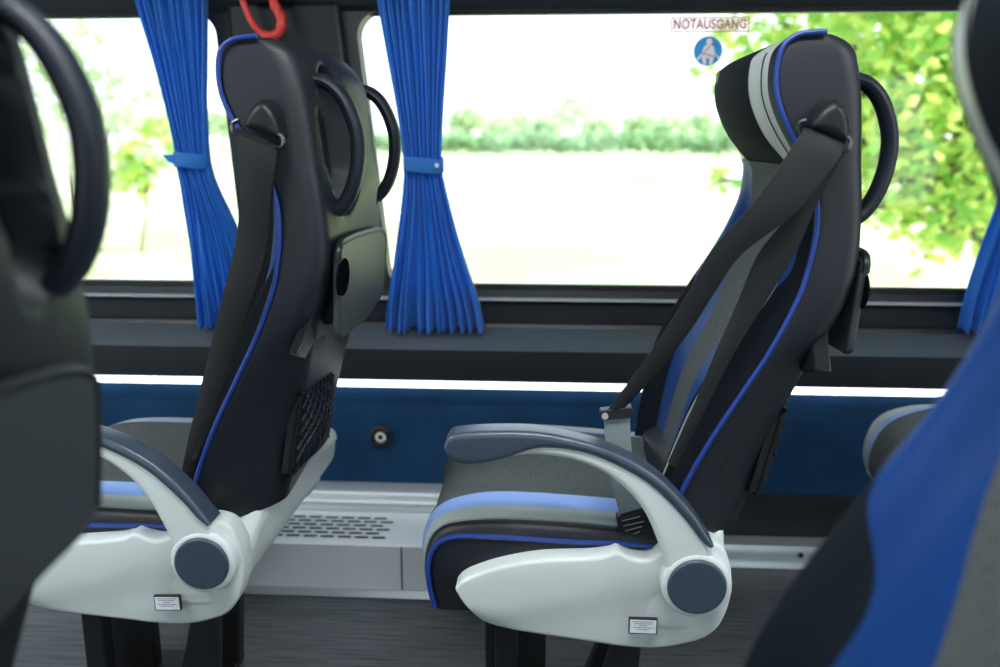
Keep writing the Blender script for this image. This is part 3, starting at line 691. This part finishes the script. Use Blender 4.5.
# ------------------------------------------------------------------ curtains
def curtain(name, rows, Y, pleats, label, band_row, amp=.016, button=False):
    """rows: (y, xl, xr) read in the frame at depth Y, top to bottom"""
    root = empty(name, U((rows[-1][1] + rows[-1][2]) / 2, rows[-1][0], Y), label, 'curtain', 'blue pleated window curtains')
    n = 90; Lc = catmull([U(r[1], r[0], Y) for r in rows], n); Rc = catmull([U(r[2], r[0], Y) for r in rows], n)
    M_ = 160; v = []; f = []; o0 = root.location
    ph = [random.uniform(-1, 1) for _ in range(pleats + 2)]
    for i in range(n):
        wd = (Rc[i] - Lc[i]).length; s = i / (n - 1)
        for j in range(M_):
            t_ = j / (M_ - 1); u = t_ * pleats; k = int(u); p_ = 2 * math.pi * (u + .12 * ph[min(k, pleats)] * math.sin(2 * math.pi * u) + .16 * math.sin(3.1 * s + 2.3 * k) + .5 * noise.noise(Vector((t_ * 6, s * 2.5, len(name)))))
            a = amp * (.5 + .5 * wd / .2) * (1 + .4 * ph[min(k, pleats)])
            p = Lc[i].lerp(Rc[i], t_ + .010 * math.sin(p_ * 1) * math.sin(math.pi * t_))
            hem = .006 * math.sin(p_) * smooth(.9, 1, s)
            v.append(Vector((p.x, Y + a * math.sin(p_) + .006 * noise.noise(Vector((t_ * 5, s * 4, 0))), p.z + hem)) - o0)
    for i in range(n - 1):
        for j in range(M_ - 1): f.append((i * M_ + j, i * M_ + j + 1, (i + 1) * M_ + j + 1, (i + 1) * M_ + j))
    c = mesh('cloth', v, f, CLOTH, None, root, angle=180)
    sd_ = c.modifiers.new('solid', 'SOLIDIFY'); sd_.thickness = .001
    y, xl, xr = band_row; a, b_ = U(xl, y, Y), U(xr, y, Y); c_ = (a + b_) / 2 - o0; hw = (b_ - a).length / 2 + .002
    vv, ff = [], []; N_ = 40; tilt = (b_.z - a.z)
    for k in range(N_):
        an = 2 * math.pi * k / N_
        for h in (-.017, -.015, .015, .017):
            q = 1.0 if abs(h) < .016 else .96
            vv.append(c_ + Vector((hw * math.cos(an) * q, .033 * math.sin(an) * q, h + .003 * math.sin(an * 2))))
    for k in range(N_):
        for h in range(3): ff.append((k * 4 + h, ((k + 1) % N_) * 4 + h, ((k + 1) % N_) * 4 + h + 1, k * 4 + h + 1))
    tb = mesh('tieback', vv, ff, CLOTH, None, root, angle=60)
    if button: MB().cyl(c_ + Vector((hw * .72, -.026, 0)), (.35, -1, 0), .005, .004, 14).build('button', CHROME, tb)
    else: prism([c_ + Vector((-hw - dx, -.004, dz)) for dx, dz in [(-.01, .014), (.012, .013), (.026, .012), (.014, -.004), (-.01, -.014)]], (0, .004, 0), 'tie_end', CLOTH, tb, bevel=0)
    return root
curtain('curtain', [(-40, 128, 206), (0, 133, 206), (60, 150, 207), (110, 164, 208), (150, 174, 209), (170, 178, 212), (190, 182, 219), (230, 187, 238), (270, 191, 252), (300, 194, 262), (326, 197, 268)], 2.08, 9,
        'blue pleated curtain left of the rear-view seat, hanging beside the left window pillar', (160, 175, 209))
curtain('curtain', [(-40, 374, 452), (0, 377, 450), (60, 387, 447), (110, 396, 444), (150, 402, 442), (168, 404, 442), (190, 403, 446), (230, 398, 456), (270, 392, 468), (305, 387, 479), (330, 385, 484)], 2.08, 10,
        'blue pleated curtain with round button on its tie, between the two sharp seats', (165, 404, 443), button=True)
curtain('curtain', [(-40, 1040, 1110), (60, 1030, 1100), (150, 1015, 1070), (168, 1010, 1060), (190, 1002, 1060), (230, 988, 1062), (280, 972, 1062), (331, 958, 1062)], 2.08, 9,
        'blue curtain at the right edge, partly behind the nearest blurred seat', (165, 1012, 1062))

# ------------------------------------------------------------------ emergency hammer handle on the pillar
hr = empty('emergency_hammer', U(262, 10, 2.05), 'red loop-handled emergency hammer hanging high on the dark window pillar', 'hammer')
lp = catmull([U(x, y, 2.06) - hr.location for x, y in [(243, -30), (241, -8), (247, 12), (256, 28), (268, 36), (279, 32), (281, 18), (275, 6), (272, -6), (266, -18), (263, -30), (254, -40)]], 70, True)
MB().tube(lp, [.0075 + (.0035 if 26 < i < 54 else 0) * (1 + .3 * math.sin(i * 1.6)) for i in range(70)], 12, True).build('handle', RED, hr)
MB().box((-.05, .03, .02), (.06, .06, .16)).build('holder', DARKP, hr, bevel=.01)

# ------------------------------------------------------------------ stickers on the window
def text_mesh(body, size, m, name, parent, loc, rot=(R(90), 0, 0), sx_=1.0):
    cu = bpy.data.curves.new('lettering', 'FONT'); cu.body = body; cu.size = size; cu.align_x = 'CENTER'; cu.align_y = 'CENTER'; cu.extrude = .0002; cu.space_character = 1.08; cu.offset = .0006
    to = bpy.data.objects.new('lettering', cu); C.objects.link(to); dg = bpy.context.evaluated_depsgraph_get(); dg.update()
    me = bpy.data.meshes.new_from_object(to.evaluated_get(dg)); bpy.data.objects.remove(to); me.materials.clear(); me.materials.append(m)
    o = link(name, me, parent, loc); o.rotation_euler = rot; o.scale = (sx_, 1, 1); return o
YG = YW + .026
a, b_ = U(671, 17, YG), U(749, 32, YG); c_ = (a + b_) / 2; hw, hh = (b_.x - a.x) / 2, (a.z - b_.z) / 2
ns = empty('window_sign', c_, 'red lettered rectangular exit sticker on the glass above the blue sign', 'sign')
PALE = mat('pale_film', (0.92, 0.80, 0.78), 0.6); n, l, b = nodes(PALE); out = n['Material Output']
tr = n.new('ShaderNodeBsdfTransparent'); ms = n.new('ShaderNodeMixShader'); ms.inputs[0].default_value = .4; l.new(tr.outputs[0], ms.inputs[1]); l.new(b.outputs[0], ms.inputs[2]); l.new(ms.outputs[0], out.inputs[0])
MB().box((-hw, -.0003, -hh), (hw, 0, hh)).build('film', PALE, ns, smooth=False)
fr = MB(); q = .0022
for bx in (((-hw, -.0008, hh - q), (hw, -.0003, hh)), ((-hw, -.0008, -hh), (hw, -.0003, -hh + q)), ((-hw, -.0008, -hh), (-hw + q, -.0003, hh)), ((hw - q, -.0008, -hh), (hw, -.0003, hh))): fr.box(*bx)
fr.build('border', REDINK, ns, smooth=False)
tm = text_mesh('NOTAUSGANG', .030, REDINK, 'lettering', ns, (0, -.001, 0)); 
dx = max(v.co.x for v in tm.data.vertices) - min(v.co.x for v in tm.data.vertices); tm.scale = (hw * 1.84 / dx, 1, 1)
c2 = U(708, 51, YG); bs = empty('window_sign', c2, 'round blue sticker with a white belted figure on the glass', 'sign')
SBLUE = mat('sign_blue', (0.02, 0.34, 0.80), .5, emit=0); SWHITE = mat('sign_white', (0.95, 0.97, 0.98), .5)
for m_, c_t in ((SBLUE, (.28, .68, .92, 1)), (SWHITE, (1, 1, 1, 1))):   # see-through vinyl on the glass
    n, l, b = nodes(m_); out = n['Material Output']; t2 = n.new('ShaderNodeBsdfTransparent'); t2.inputs[0].default_value = c_t
    ms = n.new('ShaderNodeMixShader'); ms.inputs[0].default_value = .55 if m_ is SBLUE else .35; l.new(b.outputs[0], ms.inputs[1]); l.new(t2.outputs[0], ms.inputs[2]); l.new(ms.outputs[0], out.inputs[0])
rS = .0345
MB().cyl((0, 0, 0), (0, -1, 0), rS, .0003, 48).build('disc', SWHITE, bs, smooth=False)
MB().cyl((0, -.0003, 0), (0, -1, 0), rS * .93, .0003, 48).build('field', SBLUE, bs, smooth=False)
def flat(pts, m, name, dy): 
    return prism([(x * rS, dy, z * rS) for x, z in pts], (0, -.0003, 0), name, m, bs, bevel=0, smooth=False)
flat([(.05 + .2 * math.cos(R(a)), .60 + .22 * math.sin(R(a))) for a in range(0, 360, 20)], SWHITE, 'head', -.0007)
flat([(-.12, .42), (.2, .42), (.38, .25), (.46, -.1), (.46, -.28), (-.38, -.28), (-.36, .1), (-.28, .3)], SWHITE, 'body', -.0007)
flat([(-.42, -.22), (.46, -.25), (.42, -.5), (.30, -.86), (.12, -.86), (.10, -.48), (-.10, -.48), (-.10, -.86), (-.28, -.86), (-.40, -.5)], SWHITE, 'legs', -.0007)
flat([(-.40, -.1), (-.35, -.25), (-.62, -.62), (-.74, -.52)], SWHITE, 'arm', -.0007); flat([(.36, .0), (.46, -.2), (.80, -.40), (.72, -.58)], SWHITE, 'arm', -.0007)
flat([(.42, .76), (.47, .72), (-.36, -.28), (-.40, -.24)], REDINK, 'strap', -.0011); flat([(-.34, -.18), (-.1, -.16), (.4, -.36), (.4, -.42), (-.1, -.22), (-.34, -.24)], REDINK, 'strap', -.0011)

# ------------------------------------------------------------------ outside: field, hedge, trees
GZ = -1.15
NX_ = 40; vv = []; ff = []
for i in range(NX_ + 1):
    for j in range(NX_ + 1):
        x = -220 + 440 * i / NX_; y = 2.6 + 260 * (j / NX_) ** 2; vv.append((x, y, GZ + .004 * (y - 2.6) + .25 * noise.noise(Vector((x * .02, y * .02, 0))) * smooth(5, 40, y)))
for i in range(NX_):
    for j in range(NX_): ff.append((i * (NX_ + 1) + j, (i + 1) * (NX_ + 1) + j, (i + 1) * (NX_ + 1) + j + 1, i * (NX_ + 1) + j + 1))
fo = mesh('field', vv, ff, FIELD); fo['kind'] = 'structure'
def leaf_cloud(cents, n, size, rnd, flatten=1.0):
    """cents: (centre, radius) blobs; leaves are bent four-sided blades"""
    v, f = [], []; tot = sum(c[1] ** 2 for c in cents)
    for c, rad in cents:
        for _ in range(int(n * rad * rad / tot)):
            d = Vector((rnd.gauss(0, 1), rnd.gauss(0, 1), rnd.gauss(0, 1))).normalized() * rad * rnd.uniform(.35, 1) ** .6
            d.z *= flatten; p = c + d; s = size * rnd.uniform(.6, 1.3)
            a = Vector((rnd.gauss(0, 1), rnd.gauss(0, 1), rnd.gauss(0, .6))).normalized(); b2 = a.orthogonal().normalized(); b2.rotate(Matrix.Rotation(rnd.uniform(0, 6.28), 3, a)); nn = a.cross(b2)
            k = len(v); v += [p, p + a * s * .5 + b2 * s * .33 + nn * s * .08, p + a * s, p + a * s * .5 - b2 * s * .33 + nn * s * .08, p + a * s * .5]
            f += [(k, k + 1, k + 4), (k + 1, k + 2, k + 4), (k + 2, k + 3, k + 4), (k + 3, k, k + 4)]
    return v, f
def tree(name, base, cents, n, size, m, label, seed, cat='tree', group=None, trunk_r=.12, flatten=1, limbs=None):
    rnd = random.Random(seed); root = empty(name, base, label, cat, group); base = Vector(base)
    v, f = leaf_cloud([(Vector(c) - base, r_) for c, r_ in cents], n, size, rnd, flatten)
    mesh('foliage', v, f, m, None, root, smooth=False)
    tb = MB(); top = sum((Vector(c) for c, _ in cents), Vector()) / len(cents) - base
    tb.tube(catmull([Vector((0, 0, -.1)), top * .5 + Vector((.05, 0, 0)), top], 8), [trunk_r * (1 - .08 * i) for i in range(8)], 8)
    for c, _ in (cents if limbs is None else cents[:limbs]):
        e = Vector(c) - base; tb.tube(catmull([top * .55, (top * .55).lerp(e, .5) + Vector((0, 0, .1)), e], 6), [trunk_r * .4 * (1 - .14 * i) for i in range(6)], 6)
    tb.build('trunk', BARK, root); return root
def at(px, py, Y): return U(px, py, Y)
# leafy tree close to the window on the right
ct = []
rnd = random.Random(3)
for px, py, Y, r_ in [(890, 60, 7, .75), (960, 50, 6.6, .8), (840, 30, 7.4, .7), (930, 140, 6.8, .75), (990, 150, 7, .9), (880, 170, 7.2, .45), (950, 215, 6.8, .42), (780, 20, 7.5, .45), (1050, 80, 7, .9), (900, -60, 7, 1.0), (1010, -50, 7, 1.0), (735, 60, 7.4, .32), (720, 180, 7.4, .14), (755, 105, 7.6, .22), (900, 110, 7.8, .7)]:
    ct.append((at(px, py, Y), r_))
tree('leafy_tree', (at(1130, 200, 7.2).x, 7.2, GZ), ct, 5200, .14, LEAF, 'sunlit yellow-green leafy tree just outside the right window', 11, trunk_r=.16)
# thin twigs on the left
ct = [(at(95, 60, 9), .42), (at(62, 100, 9), .35), (at(130, 92, 9.5), .3), (at(40, 55, 9), .5), (at(108, 130, 9.5), .22), (at(150, 155, 10), .25)]
tree('leafy_tree', (at(20, 160, 9).x, 9.2, GZ), ct, 230, .2, LEAFD, 'sparse haze-paled tree outside the left window', 12, trunk_r=.03)
ct = [(at(150, 150, 16), .5), (at(128, 172, 16), .45), (at(165, 138, 16), .35)]
tree('shrub', (at(135, 200, 16).x, 16, GZ), ct, 420, .22, LEAF, 'low bright green bush outside the left window', 13, cat='bush', trunk_r=.04)
# distant hedge
Yh = 68; hx0, hx1 = at(452, 140, Yh).x, at(725, 140, Yh).x; cs_ = []; x = hx0 - 6
hb = Vector(((hx0 + hx1) / 2, Yh, GZ + .3))
while x < hx1 + 8: cs_.append((Vector((x, Yh + rnd.uniform(-.6, .6), at(500, 143, Yh).z + rnd.uniform(-.1, .15))), .75)); x += .8
v, f = leaf_cloud([(c - hb, r_) for c, r_ in cs_], 9000, .55, rnd, .75)
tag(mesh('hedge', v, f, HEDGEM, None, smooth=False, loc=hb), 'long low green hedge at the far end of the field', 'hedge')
# distant trees
far = [(575, 112, 96, 26), (545, 126, 80, 14), (600, 128, 84, 14), (468, 118, 84, 16), (500, 128, 96, 14), (640, 124, 94, 15), (672, 126, 82, 15), (705, 124, 95, 16), (730, 130, 83, 12), (520, 122, 116, 13)]
labs = ['tallest pale tree behind the middle of the hedge', 'rounded pale tree just left of the tallest distant tree', 'rounded pale tree just right of the tallest distant tree', 'pale tree close beside the button curtain above the hedge end',
        'low pale tree, second from the button curtain', 'pale tree behind the hedge below and left of the exit sticker', 'pale tree behind the hedge straight below the exit sticker', 'pale distant tree straight below the blue round sticker',
        'small distant tree beside the right seat headrest', 'faint pale tree farthest behind the hedge, left of centre']
for i, (px, py, Y, rp_) in enumerate(far):
    c = at(px, py, Y); r_ = rp_ * Y / 880
    cents = [(c, r_ * .75)] + [(c + Vector((math.cos(a) * r_ * .75, .3, math.sin(a) * r_ * .45 - r_ * .25)), r_ * .5) for a in (0.2, 1.3, 2.3, 3.3)]
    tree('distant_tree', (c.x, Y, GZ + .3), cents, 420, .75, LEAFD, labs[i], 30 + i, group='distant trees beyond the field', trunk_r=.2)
for i, (px, py, Y, rp_) in enumerate([(20, 120, 78, 30), (115, 118, 90, 22), (165, 122, 104, 20), (222, 124, 92, 18)]):
    c = at(px, py, Y); r_ = rp_ * Y / 880
    cents = [(c, r_ * .75)] + [(c + Vector((math.cos(a) * r_ * .8, .3, math.sin(a) * r_ * .4 - r_ * .3)), r_ * .5) for a in (0.2, 1.5, 2.9)]
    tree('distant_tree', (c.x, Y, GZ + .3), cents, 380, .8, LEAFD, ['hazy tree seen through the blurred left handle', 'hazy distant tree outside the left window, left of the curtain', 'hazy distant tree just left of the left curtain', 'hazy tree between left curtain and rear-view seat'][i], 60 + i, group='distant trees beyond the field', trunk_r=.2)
